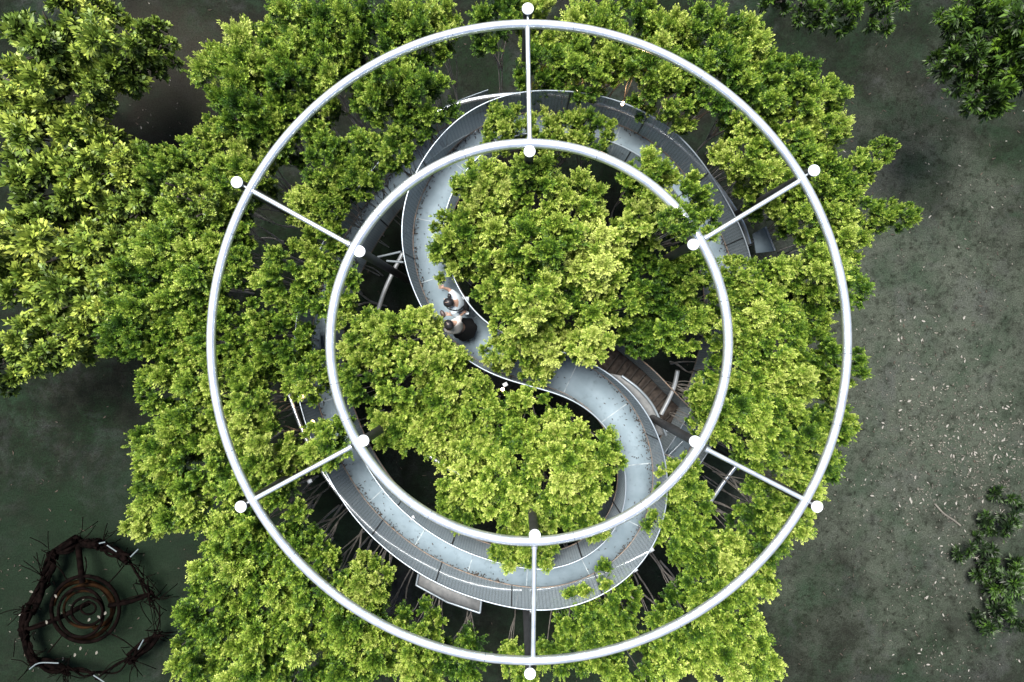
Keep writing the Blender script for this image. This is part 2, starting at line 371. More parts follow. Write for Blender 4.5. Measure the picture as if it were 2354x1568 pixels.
def screen_obj(name, lo, hi, d, parent, m=None):
    n = len(lo); V = np.stack([lo, hi], 1).reshape(-1, 3)
    Q = [(2 * k, 2 * k + 2, 2 * k + 3, 2 * k + 1) for k in range(n - 1)]
    me = arr_mesh(name, V, np.array(Q)); me.materials.append(m or M['screen'])
    uvl = me.uv_layers.new(name="UVMap"); h = np.linalg.norm(hi - lo, axis=1)
    uv = np.zeros((len(me.loops), 2), np.float32)
    for k in range(n - 1):
        uv[4 * k:4 * k + 4] = [(d[k], 0), (d[k + 1], 0), (d[k + 1], h[k + 1]), (d[k], h[k])]
    uvl.data.foreach_set("uv", uv.ravel())
    o = link(name, me, None, parent)
    if parent is not None: o.matrix_parent_inverse = Matrix.Translation(parent.location).inverted()
    return o
walk = empty("elevated_walkway", (0, 0, 0))
tag(walk, "narrow S-shaped raised walkway with blue-grey deck and leaning wire mesh sides winding through the trees", "walkway")
L_, R_ = wc + wn * HW, wc - wn * HW
strip(B(), [L_, L_ - Zv * .10, R_ - Zv * .10, R_]).obj("deck", M['deck'], walk)
B().tube(wc - Zv * .28, 0.10, 12).obj("spine_beam", M['steel_dull'], walk, True)
LEAN, RH = 0.20, 1.15
# outer side of each lobe leans more
k_mid = int(np.argmin(np.linalg.norm(wc[:, :2] - P(1205, 832, 5.5)[:2], axis=1)))
blend = 1 / (1 + np.exp(-(np.arange(len(wc)) - k_mid) / 12.0))       # 0 first lobe, 1 second lobe
for s_, isout in ((1, blend), (-1, 1 - blend)):
    ln = (0.0 + 0.07 * isout)[:, None]
    lo = wc + wn * s_ * (HW + .012) + Zv * .01
    hi = wc + wn * s_ * (HW + .012 + ln) + Zv * RH
    screen_obj("mesh_screen", lo, hi, dist, walk)
    B().tube(hi, 0.017, 8).obj("handrail", M['white_rail'], walk, True)
    B().tube(wc + wn * s_ * (HW + .012) + Zv * .02, 0.014, 6).obj("edge_angle", M['rusty_edge'], walk, True)
    pb = B()
    for dpos in np.arange(0.7, dist[-1], 1.62):
        k = int(np.searchsorted(dist, dpos)); k = min(k, len(wc) - 1)
        B().tube([lo[k] - Zv * .12, (lo[k] + hi[k]) / 2, hi[k]], 0.017, 6).obj("baluster", M['dark_bar'], walk)
jd = np.arange(0.55, dist[-1] - .3, 1.32)
for dpos in jd:
    k = int(np.searchsorted(dist, dpos)); c = wc[k] + Zv * .004; t = wt[k]; nn = wn[k]
    rng = np.random.RandomState(k); a0, a1 = -HW * .97, HW * .97
    B().add([c + nn * a0 - t * .008, c + nn * a0 + t * .008, c + nn * a1 + t * .010, c + nn * a1 - t * .010], [(0, 1, 2, 3)]).obj("deck_joint", M['joint'], walk)
# long support tubes outside the deck
def px_tube(name, pts, r, m, parent=walk, seg=12):
    return B().tube(spline([P(*p) for p in pts], .08), r, seg).obj(name, m, parent, True)
px_tube("support_tube", [(966, 280, 4.6), (1000, 260, 4.6), (1060, 236, 4.6), (1130, 222, 4.6), (1200, 217, 4.6), (1290, 222, 4.6), (1405, 250, 4.6), (1469, 276, 4.6), (1528, 310, 4.6), (1574, 347, 4.6), (1618, 391, 4.5), (1662, 444, 4.4), (1704, 510, 4.2), (1722, 560, 4.0)], 0.055, M['steel'])
px_tube("support_tube", [(664, 905, 4.3), (684, 962, 4.4), (704, 1010, 4.5), (742, 1085, 4.5), (786, 1144, 4.6), (830, 1192, 4.6), (870, 1228, 4.6), (907, 1255, 4.6), (965, 1290, 4.6), (1050, 1330, 4.6), (1150, 1353, 4.6), (1260, 1352, 4.6), (1374, 1322, 4.6), (1425, 1300, 4.6), (1499, 1263, 4.6)], 0.05, M['steel'])
px_tube("support_tube", [(960, 1025, 3.2), (985, 1046, 3.2), (1010, 1063, 3.2), (1040, 1082, 3.2), (1080, 1100, 3.2)], 0.05, M['steel'])
px_tube("brace_tube", [(1557, 852, 4.6), (1550, 885, 4.5), (1538, 915, 4.4), (1519, 952, 4.3)], 0.055, M['steel'])
px_tube("brace_tube", [(1700, 1060, 3.5), (1665, 1105, 3.4), (1633, 1152, 3.3)], 0.055, M['steel'])
px_tube("brace_tube", [(926, 582, 4.4), (905, 622, 4.3), (884, 668, 4.2), (869, 712, 4.1)], 0.055, M['steel'])
px_tube("brace_tube", [(1090, 1085, 4.4), (1110, 1120, 4.4)], 0.05, M['steel'])
for q in ([(889, 600, 4.9), (927, 603, 5.1)], [(868, 591, 4.8), (921, 579, 5.1)], [(1513, 999, 5.1), (1532, 991, 5.0), (1551, 996, 4.9), (1569, 1009, 4.7)], [(1048, 238, 4.7), (1052, 268, 5.0)], [(978, 1163, 5.0), (962, 1185, 5.0)]):
    px_tube("bracket_arm", q, 0.025, M['white_rail'])
# crescent fascia plates with a white edge tube
def crescent(inner, outer):
    a = spline([P(*p) for p in inner], .08); b = spline([P(*p) for p in outer], .08)
    n = min(len(a), len(b)); ia = np.linspace(0, len(a) - 1, n).astype(int); ib = np.linspace(0, len(b) - 1, n).astype(int); a, b = a[ia], b[ib]
    o = strip(B(), [a, a - Zv * .02, b - Zv * .02, b]).obj("fascia_plate", M['tray'], walk)
    B().tube(b + Zv * .03, 0.03, 10).obj("fascia_edge", M['white_rail'], o, True)
crescent([(1400, 858, 5.3), (1452, 903, 5.3), (1487, 952, 5.2), (1508, 1002, 5.1)], [(1428, 864, 5.3), (1467, 894, 5.3), (1501, 935, 5.2), (1530, 1000, 5.1)])
# side trays
def tray(pts, z, m=M['deck'], wedge=()):
    p = np.array([P(x, y, z) for x, y in pts]); o = B().prism(p, .05).obj("side_tray", m, walk)
    for k in wedge:
        a, b = p[k], p[(k + 1) % len(p)]
        B().tube([a + Zv * .05, b + Zv * .05], .026, 8).obj("tray_edge", M['white_rail'], o)
tray([(1730, 538), (1757, 522), (1779, 577), (1738, 582)], 4.4, wedge=(1,))
tray([(697, 757), (734, 757), (738, 803), (690, 806)], 4.1, wedge=(3,))
tray([(962, 1318), (1030, 1352), (1106, 1380), (1103, 1407), (1028, 1382), (957, 1343)], 4.9, m=M['tray'], wedge=(2, 3, 4, 5))
tray([(1536, 1028), (1553, 999), (1568, 1014), (1533, 1048)], 3.2, wedge=(2,))
tray([(1574, 978), (1586, 963), (1598, 978), (1589, 991)], 3.2, wedge=(2,))
# little white clamps on the rail
for x, y, z in ((1501, 272, 6.0), (1459, 1309, 6.4), (1161, 884, 6.4), (948, 1190, 5.9), (1497, 1263, 5.9), (1224, 1405, 6.2), (712, 1106, 5.6)):
    c = P(x, y, z); B().box(c, (.10, .08, .05), 0.5).obj("rail_clamp", M['cap'], walk)

# ------------------------------------------------------------------ curved staircase under the walkway
sc_pts = [(1345, 795, 4.7), (1383, 815, 4.5), (1422, 845, 4.3), (1460, 876, 4.0), (1492, 908, 3.8), (1521, 937, 3.5), (1550, 966, 3.3), (1575, 1000, 3.1)]
stc = spline([P(*p) for p in sc_pts], .05); stt, stn = frame(stc)
stair = empty("curved_staircase", stc[-1]); tag(stair, "narrow curved staircase with dirty dark brown treads under the right side of the walkway", "staircase")
NT = 17; idx = np.linspace(0, len(stc) - 1, NT + 1).astype(int); SW = 0.31
for k in range(NT):
    a, b = idx[k], idx[k + 1]; z = stc[b][2]; b = b - max(1, (b - a) // 5)
    poly = [np.append((stc[a] + stn[a] * SW)[:2], z), np.append((stc[a] - stn[a] * SW)[:2], z), np.append((stc[b] - stn[b] * SW)[:2], z), np.append((stc[b] + stn[b] * SW)[:2], z)]
    o = B().prism(poly, .035).obj("tread", M['tread'], stair)
    B().tube([np.append((stc[b] + stn[b] * SW)[:2], z - .01), np.append((stc[b] - stn[b] * SW)[:2], z - .01)], .020, 6).obj("nosing", M['riser'], o)
for s_ in (1, -1):
    lo = stc + stn * s_ * (SW + .01) - Zv * .05; hi = stc + stn * s_ * (SW + .10) + Zv * .85
    strip(B(), [lo + stn * .02, lo + stn * .02 - Zv * .12, lo - stn * .0 - Zv * .12, lo]).obj("stringer", M['dark_bar'], stair)
    if s_ == 1:
        screen_obj("stair_screen", lo, hi, np.arange(len(lo)) * .05, stair)
        B().tube(hi, .018, 8).obj("stair_handrail", M['rusty_edge'], stair, True)

# ------------------------------------------------------------------ warm lamps
LAMPS = [(1324, 208, 5.9, "lit warm lamp on the top outer rail, nearer the top spoke"),
         (1431, 238, 5.8, "lit warm lamp on the top outer rail, farther right from the spoke"),
         (1155, 895, 3.4, "small pale lamp glowing in the dark gap below the middle of the walkway"),
         (695, 911, 4.6, "small lit lamp at the left of the walkway, upper of two"),
         (718, 970, 4.6, "small lit lamp at the left of the walkway, lower of two")]
for x, y, z, lb in LAMPS:
    c = P(x, y, z); r = empty("rail_lamp", c); tag(r, lb, "lamp", "small warm lamps along the walkway")
    B().tube([c - Zv * .09, c - Zv * .02], .035, 10).obj("housing", M['dark_bar'], r)
    B().tube([c - Zv * .02, c + Zv * .0, c + Zv * .018], [.045, .045, .022], 12).obj("lens", M['lamp'], r)
    if z > 5:
        ld = bpy.data.lights.new("lamp_glow", 'POINT'); ld.energy = 7.0; ld.color = (1.0, 0.6, 0.32); ld.shadow_soft_size = .03
        lo_ = bpy.data.objects.new("lamp_glow", ld); COL.objects.link(lo_); lo_.location = (0, 0, .07); lo_.parent = r

# ------------------------------------------------------------------ foliage
def unit(v): return v / (np.linalg.norm(v, axis=-1, keepdims=True) + 1e-9)
def leaves(base, d, nrm, Ls, wr, age_shade):
    """one rhombus leaf per row"""
    side = unit(np.cross(d, nrm)); up = np.cross(side, d)
    wd = (Ls * wr)[:, None]; L = Ls[:, None]
    v0 = base; v1 = base + d * L * .45 + side * wd * .5 + up * L * .06; v2 = base + d * L - up * L * .08; v3 = base + d * L * .45 - side * wd * .5 + up * L * .06
    V = np.stack([v0, v1, v2, v3], 1).reshape(-1, 3); F = np.arange(len(base) * 4).reshape(-1, 4)
    return V, F, age_shade

def crown(seed, nl=13, L=.062, wr=.48, H=1.0, npl=30, lpl=58, pr=.068, rmin=.24, rmax=.42, droop=0.0, sep=.67):
    """lobes made of pointed leafy plumes; every leaf is one rhombus"""
    r = np.random.RandomState(seed); LM = []; cen = []; tries = 0
    while len(cen) < nl and tries < 6000:
        tries += 1
        a, q = r.uniform(0, 2 * np.pi), math.sqrt(r.uniform(0, 1)) * .84
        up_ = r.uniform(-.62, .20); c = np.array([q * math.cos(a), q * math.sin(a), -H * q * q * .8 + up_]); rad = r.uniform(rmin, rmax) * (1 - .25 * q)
        if all(np.linalg.norm(c - c2) > sep * (rad + r2) for c2, r2, _ in cen): cen.append((c, rad, r.uniform(-.15, .15) + .30 * (up_ + .14)))  # higher lobes paler: new growth plus lit tops painted into the tone
    for c, rad, tone in cen:
        n = max(5, int(npl * (rad / .28) ** 2))
        d = unit(r.normal(size=(n, 3)) + np.array([0, 0, .75]) + c * np.array([.6, .6, 0]))
        ln = rad * r.uniform(.72, 1.35, n); ln = np.where(r.uniform(0, 1, n) < .15, ln * 1.35, ln)
        pt = tone + r.normal(size=n) * .09
        ii = np.repeat(np.arange(n), lpl); m = len(ii)
        t = r.beta(1.5, 1.15, m); A = d[ii]
        bend = np.stack([np.zeros(m), np.zeros(m), t ** 2 * rad * (.18 - droop)], 1)
        u = unit(np.cross(A, np.array([.31, .2, .93]) + 1e-3)); v = np.cross(A, u); ph = r.uniform(0, 2 * np.pi, m)
        radial = np.cos(ph)[:, None] * u + np.sin(ph)[:, None] * v
        prof = pr * (rad / .28) * (1.05 - t) ** .6 * r.uniform(.45, 1.1, m)
        base = c + A * (ln[ii] * (.12 + .88 * t))[:, None] + bend + radial * prof[:, None]
        dd = unit(A * (.35 + .7 * t)[:, None] + radial * (1.0 - .45 * t)[:, None] + np.array([0, 0, .25 - droop]) + r.normal(size=(m, 3)) * .22)
        nrm = unit(np.array([0, 0, 1.0]) + A * .5 + r.normal(size=(m, 3)) * .35)
        Ls = L * (1.1 - .3 * t) * r.uniform(.7, 1.2, m)
        age_shade = np.clip(.22 + pt[ii] + .56 * t ** 1.5 + r.normal(size=m) * .035, 0.02, 1)  # young tips paler, plus painted contrast: bright tips over dark gaps
        LM.append(leaves(base, dd, nrm, Ls, wr, age_shade))
    V = np.vstack([x[0] for x in LM]); ag = np.concatenate([x[2] for x in LM]); F = np.arange(len(V)).reshape(-1, 4)
    return V, F, ag, [c for c, _, _ in cen]

def trunk(seed, cens, nst=2, kz=.5):
    """stems from the foot fork towards the lobes; z: 0 ground .. 1 crown foot"""
    r = np.random.RandomState(seed + 500); b = B()
    cens = sorted(cens, key=lambda c: math.atan2(c[1], c[0]))
    for k in range(nst):
        grp = cens[int(k * len(cens) / nst):int((k + 1) * len(cens) / nst)]; m = np.mean(grp, 0)
        foot = np.array([r.uniform(-.10, .10), r.uniform(-.10, .10), -.01])
        kn = np.array([m[0] * .4 + r.uniform(-.15, .15), m[1] * .4 + r.uniform(-.15, .15), kz + r.uniform(-.12, .12)])
        sp_ = spline([foot, foot * .6 + kn * .4 + np.append(r.uniform(-.09, .09, 2), 0), foot * .25 + kn * .75 + np.append(r.uniform(-.08, .08, 2), 0), kn], .08)
        b.tube(sp_, np.linspace(.038, .022, len(sp_)), 6)
        for c in grp[::3]:
            e = np.array([c[0] * .9, c[1] * .9, 1.02 + .05 * r.uniform(-1, 1)])
            sp_ = spline([kn, kn * .6 + e * .4 + np.append(r.uniform(-.10, .10, 2), 0), e * .75 + kn * .25 + np.append(r.uniform(-.08, .08, 2), 0), e], .1)
            b.tube(sp_, np.linspace(.021, .009, len(sp_)), 6)
    return b

CR = []
for sd_ in range(11):
    V, F, ag, cens = crown(11 + sd_, nl=17 + sd_ % 4, H=.85 + .1 * (sd_ % 3))
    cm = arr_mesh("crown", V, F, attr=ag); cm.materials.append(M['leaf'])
    tm = trunk(sd_, cens).mesh("trunk", True); tm.materials.append(M['bark'])
    CR.append((cm, tm))
BIG = []
for sd_ in range(5):
    V, F, ag, cens = crown(71 + sd_, nl=13, L=.18, wr=.52, H=.8, npl=13, lpl=20, pr=.09, rmin=.24, rmax=.42, droop=.25)
    cm = arr_mesh("crown", V, F, attr=ag); cm.materials.append(M['leaf_big'])
    tm = trunk(40 + sd_, cens, 1, .72).mesh("trunk", True); tm.materials.append(M['bark']); BIG.append((cm, tm))
DRK = []
for sd_ in range(3):
    V, F, ag, cens = crown(91 + sd_, nl=10, L=.24, wr=.30, H=.8, npl=10, lpl=18, pr=.08, rmin=.22, rmax=.40, droop=.3)
    cm = arr_mesh("crown", V, F, attr=ag); cm.materials.append(M['leaf_dark'])
    tm = trunk(60 + sd_, cens, 1, .72).mesh("trunk", True); tm.materials.append(M['bark']); DRK.append((cm, tm))

NUM = ["twelve", "one", "two", "three", "four", "five", "six", "seven", "eight", "nine", "ten", "eleven"]
TREES = []
def tree(px, py, r, z, kind='leaf', depth=None, label=None):
    TREES.append((px, py, r, z, kind, depth, label))

# inside the inner ring, upper group
for a in [(1130, 445, 88, 7.9), (1235, 430, 95, 8.1), (1330, 470, 90, 8.1), (1052, 530, 80, 7.5), (1150, 560, 92, 8.2), (1265, 560, 100, 8.6), (1375, 590, 95, 8.2),
          (1035, 590, 62, 7.2), (1230, 690, 95, 8.4), (1340, 690, 92, 8.1), (1430, 690, 60, 7.6), (1175, 730, 70, 7.8), (1255, 790, 75, 7.6), (1360, 785, 66, 7.5), (1135, 650, 60, 7.5),
          (1148, 815, 50, 7.0), (1235, 852, 46, 7.0), (1200, 780, 60, 7.5), (1090, 420, 60, 7.3),
          (1505, 395, 72, 7.6), (1585, 455, 75, 7.9), (1500, 490, 75, 7.9), (1625, 505, 50, 7.3), (1568, 506, 45, 9.3), (1450, 560, 70, 7.5),
          (1500, 640, 90, 7.0), (1560, 740, 95, 6.8), (1590, 620, 70, 7.2), (1480, 775, 58, 6.6), 
          (1155, 275, 48, 6.9), (1245, 290, 52, 7.0), (1310, 285, 52, 7.1), (1365, 295, 52, 7.1), (1275, 320, 40, 7.1), (1145, 305, 42, 6.9)]:
    tree(*a)
# inside the inner ring, lower group
for a in [(850, 780, 78, 7.5), (935, 770, 82, 7.7), (1000, 830, 75, 7.6), (835, 880, 70, 7.5), (925, 880, 88, 7.8), (1020, 920, 78, 7.6), (905, 975, 72, 7.4), (985, 990, 75, 7.4),
          (820, 800, 50, 7.2), (1085, 1030, 66, 7.5), (1095, 955, 58, 7.6), (965, 1005, 60, 7.3), (1090, 880, 36, 7.2), (1130, 975, 78, 7.5), (1222, 955, 74, 7.6), (1298, 1006, 66, 7.6), (1228, 1192, 40, 7.7), (1214, 392, 42, 8.4), (1380, 1050, 68, 7.5), (1190, 1050, 85, 7.8), (1290, 1070, 88, 7.9), (1060, 1110, 78, 7.4),
          (1150, 1140, 85, 7.6), (1260, 1170, 80, 7.5), (1350, 1130, 66, 7.3), (1060, 1170, 66, 7.0), (1340, 1200, 52, 7.1), (1210, 1235, 70, 7.1), (1170, 1275, 48, 6.9), (1240, 1275, 48, 6.9), (1375, 1225, 30, 6.8)]:
    tree(*a)
# belt, top
for a in [(500, 150, 75, 6.8), (570, 120, 88, 7.0), (660, 60, 88, 7.0), (760, 50, 80, 7.0), (650, 170, 90, 7.1), (740, 140, 82, 7.1), (850, 60, 85, 7.0), (560, 220, 85, 6.8), (600, 290, 75, 6.7),
          (890, 170, 72, 7.4), (960, 200, 78, 7.6), (950, 60, 78, 6.8), (860, 220, 55, 7.2), (690, 260, 60, 6.6), (1010, 40, 55, 6.4),
          (1140, 20, 70, 6.6), (1260, 40, 85, 6.8), (1250, 130, 66, 6.8), (1340, 150, 72, 6.9), (1360, 60, 85, 6.9), (1450, 40, 85, 7.0), (1430, 110, 62, 6.8),
          (1500, 150, 75, 7.0), (1550, 80, 85, 7.0), (1570, 215, 66, 6.9), (1650, 60, 80, 6.9), (1660, 150, 90, 7.1), (1730, 90, 70, 6.7), (1750, 200, 82, 7.0), (1830, 160, 60, 6.6), (1840, 240, 82, 6.9), (1920, 210, 48, 6.4)]:
    tree(*a)
# belt, right
for a in [(1745, 340, 80, 7.2), (1830, 330, 75, 7.0), (1910, 290, 62, 6.7), (1790, 420, 72, 7.0), (1900, 390, 75, 6.9), (1990, 380, 45, 6.6), (2040, 340, 30, 6.6), (1960, 460, 65, 6.8), (2040, 490, 40, 6.5),
          (2090, 495, 30, 6.4), (1880, 490, 70, 6.9), (1945, 560, 66, 6.8), (1890, 620, 70, 6.9), (1965, 660, 56, 6.7), (1778, 648, 64, 7.3), (1700, 618, 40, 7.1), (1765, 700, 72, 7.2), (1690, 680, 50, 6.9),
          (1880, 710, 66, 6.8), (1700, 760, 62, 7.0), (1790, 790, 72, 7.2), (1880, 810, 70, 6.8), (1965, 840, 50, 6.6), (1720, 860, 70, 7.0), (1830, 870, 62, 7.1), (1700, 950, 80, 7.2), (1790, 950, 80, 7.2),
          (1890, 910, 70, 6.8), (1940, 980, 45, 6.5), (1860, 1010, 66, 6.9), (1640, 925, 45, 6.7), (1640, 985, 45, 6.8), (1760, 1030, 60, 7.0), (1905, 1070, 45, 6.4), (1625, 905, 42, 6.7)]:
    tree(*a)
for a in [(1570, 1110, 60, 6.8), (1600, 1180, 62, 6.7), (1560, 1220, 62, 6.7), (1610, 1270, 62, 6.6), (1850, 1120, 62, 6.6), (1830, 1200, 60, 6.4), (1780, 1170, 62, 6.5), (1755, 1250, 66, 6.5), (1680, 1290, 70, 6.6),
          (1640, 1360, 70, 6.6), (1740, 1340, 62, 6.5), (1700, 1430, 70, 6.6), (1610, 1440, 72, 6.7), (1560, 1510, 80, 6.7), (1660, 1520, 80, 6.7), (1750, 1530, 62, 6.4), (1420, 1410, 75, 6.8), (1350, 1450, 72, 6.8),
          (1390, 1500, 72, 6.7), (1300, 1520, 62, 6.5), (1470, 1560, 75, 6.6), (1200, 1545, 55, 6.2), (1790, 1215, 50, 6.3)]:
    tree(*a)
# belt, bottom left and left
for a in [(520, 1240, 82, 6.9), (600, 1230, 85, 7.0), (680, 1290, 75, 7.0), (500, 1330, 88, 6.9), (600, 1340, 88, 7.0), (720, 1370, 82, 7.0), (830, 1350, 62, 6.9), (460, 1430, 88, 6.8), (570, 1440, 88, 6.9), (690, 1460, 88, 6.9),
          (800, 1440, 82, 6.9), (860, 1500, 72, 6.8), (440, 1530, 72, 6.7), (560, 1540, 80, 6.8), (680, 1550, 80, 6.8), (790, 1550, 70, 6.7), (960, 1480, 66, 6.6), (960, 1550, 66, 6.6), (1060, 1530, 62, 6.5),
          (350, 1040, 72, 6.6), (420, 970, 75, 6.8), (340, 1130, 62, 6.5), (420, 1080, 80, 6.8), (320, 1200, 50, 6.3), (400, 1180, 75, 6.7), (510, 1000, 75, 6.9), (520, 1090, 75, 6.9), (600, 1050, 72, 6.9), (620, 1120, 55, 6.8),
          (740, 1020, 62, 6.9), (700, 1060, 40, 6.7), (340, 900, 62, 6.6), (380, 830, 82, 6.8), (450, 880, 72, 6.8), (480, 760, 75, 6.8), (400, 720, 85, 6.8), (560, 850, 60, 6.8), (620, 780, 72, 7.1), (600, 700, 66, 7.1),
          (650, 620, 75, 7.2), (740, 660, 80, 7.3), (730, 560, 60, 7.0), (690, 870, 62, 7.1), (735, 850, 40, 7.1), (775, 730, 28, 7.1), (790, 850, 40, 7.0), (690, 760, 0, 7.0), (560, 940, 60, 6.7),
          (440, 620, 85, 6.9), (370, 560, 82, 6.8), (480, 520, 80, 6.8), (520, 610, 55, 6.8), (420, 460, 80, 6.7), (500, 420, 75, 6.7), (560, 370, 62, 6.6), (350, 380, 62, 6.6), (420, 350, 62, 6.5), (310, 620, 82, 6.6),
          (300, 740, 80, 6.6), (260, 790, 45, 6.4), (480, 300, 45, 6.3),
          (740, 360, 62, 7.0), (820, 350, 66, 7.1), (900, 330, 55, 7.2), (950, 290, 40, 7.2), (822, 412, 48, 7.0), (750, 430, 55, 6.8), (690, 470, 50, 6.7), (762, 470, 38, 6.7)]:
    if a[2]: tree(*a)
for a in [(60, 60, 105, 7.4), (180, 40, 80, 6.6), (230, 110, 85, 7.6), (320, 80, 60, 7.5), (100, 170, 90, 7.0), (190, 210, 45, 7.3), (40, 300, 90, 6.6), (150, 340, 90, 7.0), (240, 360, 72, 7.2),
          (50, 440, 90, 6.8), (170, 450, 85, 7.2), (290, 450, 72, 7.2), (100, 560, 95, 7.1), (220, 560, 80, 7.2), (40, 680, 80, 7.0), (150, 680, 90, 7.2), (230, 680, 75, 7.1), (60, 790, 75, 7.0), (150, 780, 60, 6.9), (320, 540, 55, 7.2), (10, 180, 80, 6.5), (-40, 560, 90, 7), (-50, 850, 70, 6.6), (455, 475, 40, 7.4), (410, 430, 40, 7.3)]:
    tree(*a, 'big')
for a in [(1870, -5, 50, 6.5), (1955, -5, 55, 6.6), (2050, -8, 55, 6.4), (1800, -25, 45, 6.4), (2330, 60, 95, 5.6), (2235, 130, 62, 5.2), (2305, 175, 68, 5.4), (2370, 130, 85, 5.6), (2255, 15, 66, 5.5)]:
    tree(*a, 'dark')

used = {}
def tree_label(px, py, r, z, kind):
    if kind == 'dark': base = "dark tree"
    elif kind == 'big': base = "broad-leaved tree"
    else: base = "bushy tree"
    dx, dy = px - 1216, 787 - py; rad = math.hypot(dx, dy)
    h = (math.degrees(math.atan2(dx, dy)) % 360) / 30.0; q = int(round(h * 4)) % 48
    hh, qq = divmod(q, 4); hr = NUM[hh]; nx = NUM[(hh + 1) % 12]
    clock = [f"at {hr} o'clock", f"at quarter past {hr}", f"at half past {hr}", f"at quarter to {nx}"][qq]
    zone = ("near the centre of the rings" if rad < 170 else "well inside the inner ring" if rad < 330 else "close inside the inner ring" if rad < 440
            else "under the inner ring tube" if rad < 480 else "just outside the inner ring" if rad < 560 else "midway between the rings" if rad < 640
            else "close inside the outer ring" if rad < 705 else "under the outer ring tube" if rad < 760 else "just beyond the outer ring" if rad < 860
            else "well beyond the outer ring" if rad < 1000 else "far beyond both rings")
    return base, f"{zone} {clock}"
rt = random.Random(5)
for i, (px, py, r, z, kind, depth, lb) in enumerate(TREES):
    lib = {'leaf': CR, 'big': BIG, 'dark': DRK}[kind]
    cm, tm = lib[rt.randrange(len(lib))]
    if z < 8.9: z += rt.uniform(-.3, .2)
    if kind == 'big' and px < 400: z -= 2.4
    s = (CAMZ - z) / FPX; R = r * s * (0.95 if math.hypot(px - 1216, py - 787) < 430 else 1.04)
    c = P(px, py, z - .1)
    root = empty("broadleaf_tree" if kind != 'leaf' else "leafy_tree", (c[0], c[1], 0))
    base, pos = tree_label(px, py, r, z, kind)
    size = "small" if r < 50 else "large" if r > 84 else "medium"
    lab = f"{size} {base} {pos}"
    tag(root, lab, "tree", {'leaf': "bushy trees planted round the walkway", 'big': "broad-leaved trees on the left", 'dark': "dark trees at the top right"}[kind])
    used.setdefault(lab, []).append((root, px, py, r))
    hgt = R * rt.uniform(1.25, 1.6)
    leaf_sc = R
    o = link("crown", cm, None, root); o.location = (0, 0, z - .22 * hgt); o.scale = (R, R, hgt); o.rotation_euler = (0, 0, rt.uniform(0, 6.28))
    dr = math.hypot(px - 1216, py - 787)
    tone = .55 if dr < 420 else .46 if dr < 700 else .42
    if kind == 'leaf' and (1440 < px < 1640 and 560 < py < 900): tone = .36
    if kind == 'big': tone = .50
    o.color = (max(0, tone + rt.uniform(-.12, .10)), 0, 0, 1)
    if kind == 'leaf':
        t = link("trunk", tm, None, root); t.scale = (R, R, z - .85 * hgt); t.rotation_euler = o.rotation_euler
    else:
        out = np.array([px - 1176.0, 784.0 - py]); out /= np.linalg.norm(out); sh = out * (3.8 if kind == 'dark' else 2.8)
        tb = B(); q_ = np.array([0, 0, z - .8 * hgt]); k0 = np.array([sh[0] * .5, sh[1] * .5, z * .55]); sp_ = spline([(sh[0], sh[1], -.02), (sh[0] * .8, sh[1] * .8, z * .3), k0, q_], .3)
        tb.tube(sp_, np.linspace(.07, .035, len(sp_)), 7)
        for j in range(4):
            a_ = rt.uniform(0, 6.28); tb.tube(spline([k0 * .4 + q_ * .6, q_ + np.array([math.cos(a_) * R * .3, math.sin(a_) * R * .3, .1]), q_ + np.array([math.cos(a_) * R * .6, math.sin(a_) * R * .6, .4])], .2), .022, 5)
        t = link("trunk", tb.mesh("trunk", True), M['bark_dark'], root)
for lab, lst in used.items():
    if len(lst) > 1:
        lst.sort(key=lambda q: math.hypot(q[1] - 1216, q[2] - 787))
        words = ["nearer the centre", "farther out"] if len(lst) == 2 else ["nearest the centre", "the middle one", "farthest out"]
        for q, wd in zip(lst, words): q[0]["label"] = lab + ", " + wd

# low dark shrub at the right edge
for k, (x, y, r, z, lb) in enumerate([(2285, 1300, 55, .9, "low dark green shrub on the ground left of the others at the right edge"), (2345, 1350, 65, 1.0, "low dark green shrub beside the right edge, in the middle of three"),
                                  (2325, 1440, 55, .9, "lowest dark green shrub near the bottom right corner"), (2340, 1195, 58, .9, "dark green shrub highest up the right edge of the picture")]):
    s = (CAMZ - z) / FPX; R = r * s; c = P(x, y, z); root = empty("shrub", (c[0], c[1], 0)); tag(root, lb, "shrub", "low dark shrubs on the ground")
    cm, tm = DRK[k % 3]; o = link("foliage", cm, None, root); o.location = (0, 0, z - .3); o.scale = (R, R, R * .8); o.rotation_euler = (0, 0, k * 1.7); o.color = (.08 + .14 * (k == 1), 0, 0, 1)
    t = link("stem", tm, None, root); t.scale = (R * .5, R * .5, z * .3)

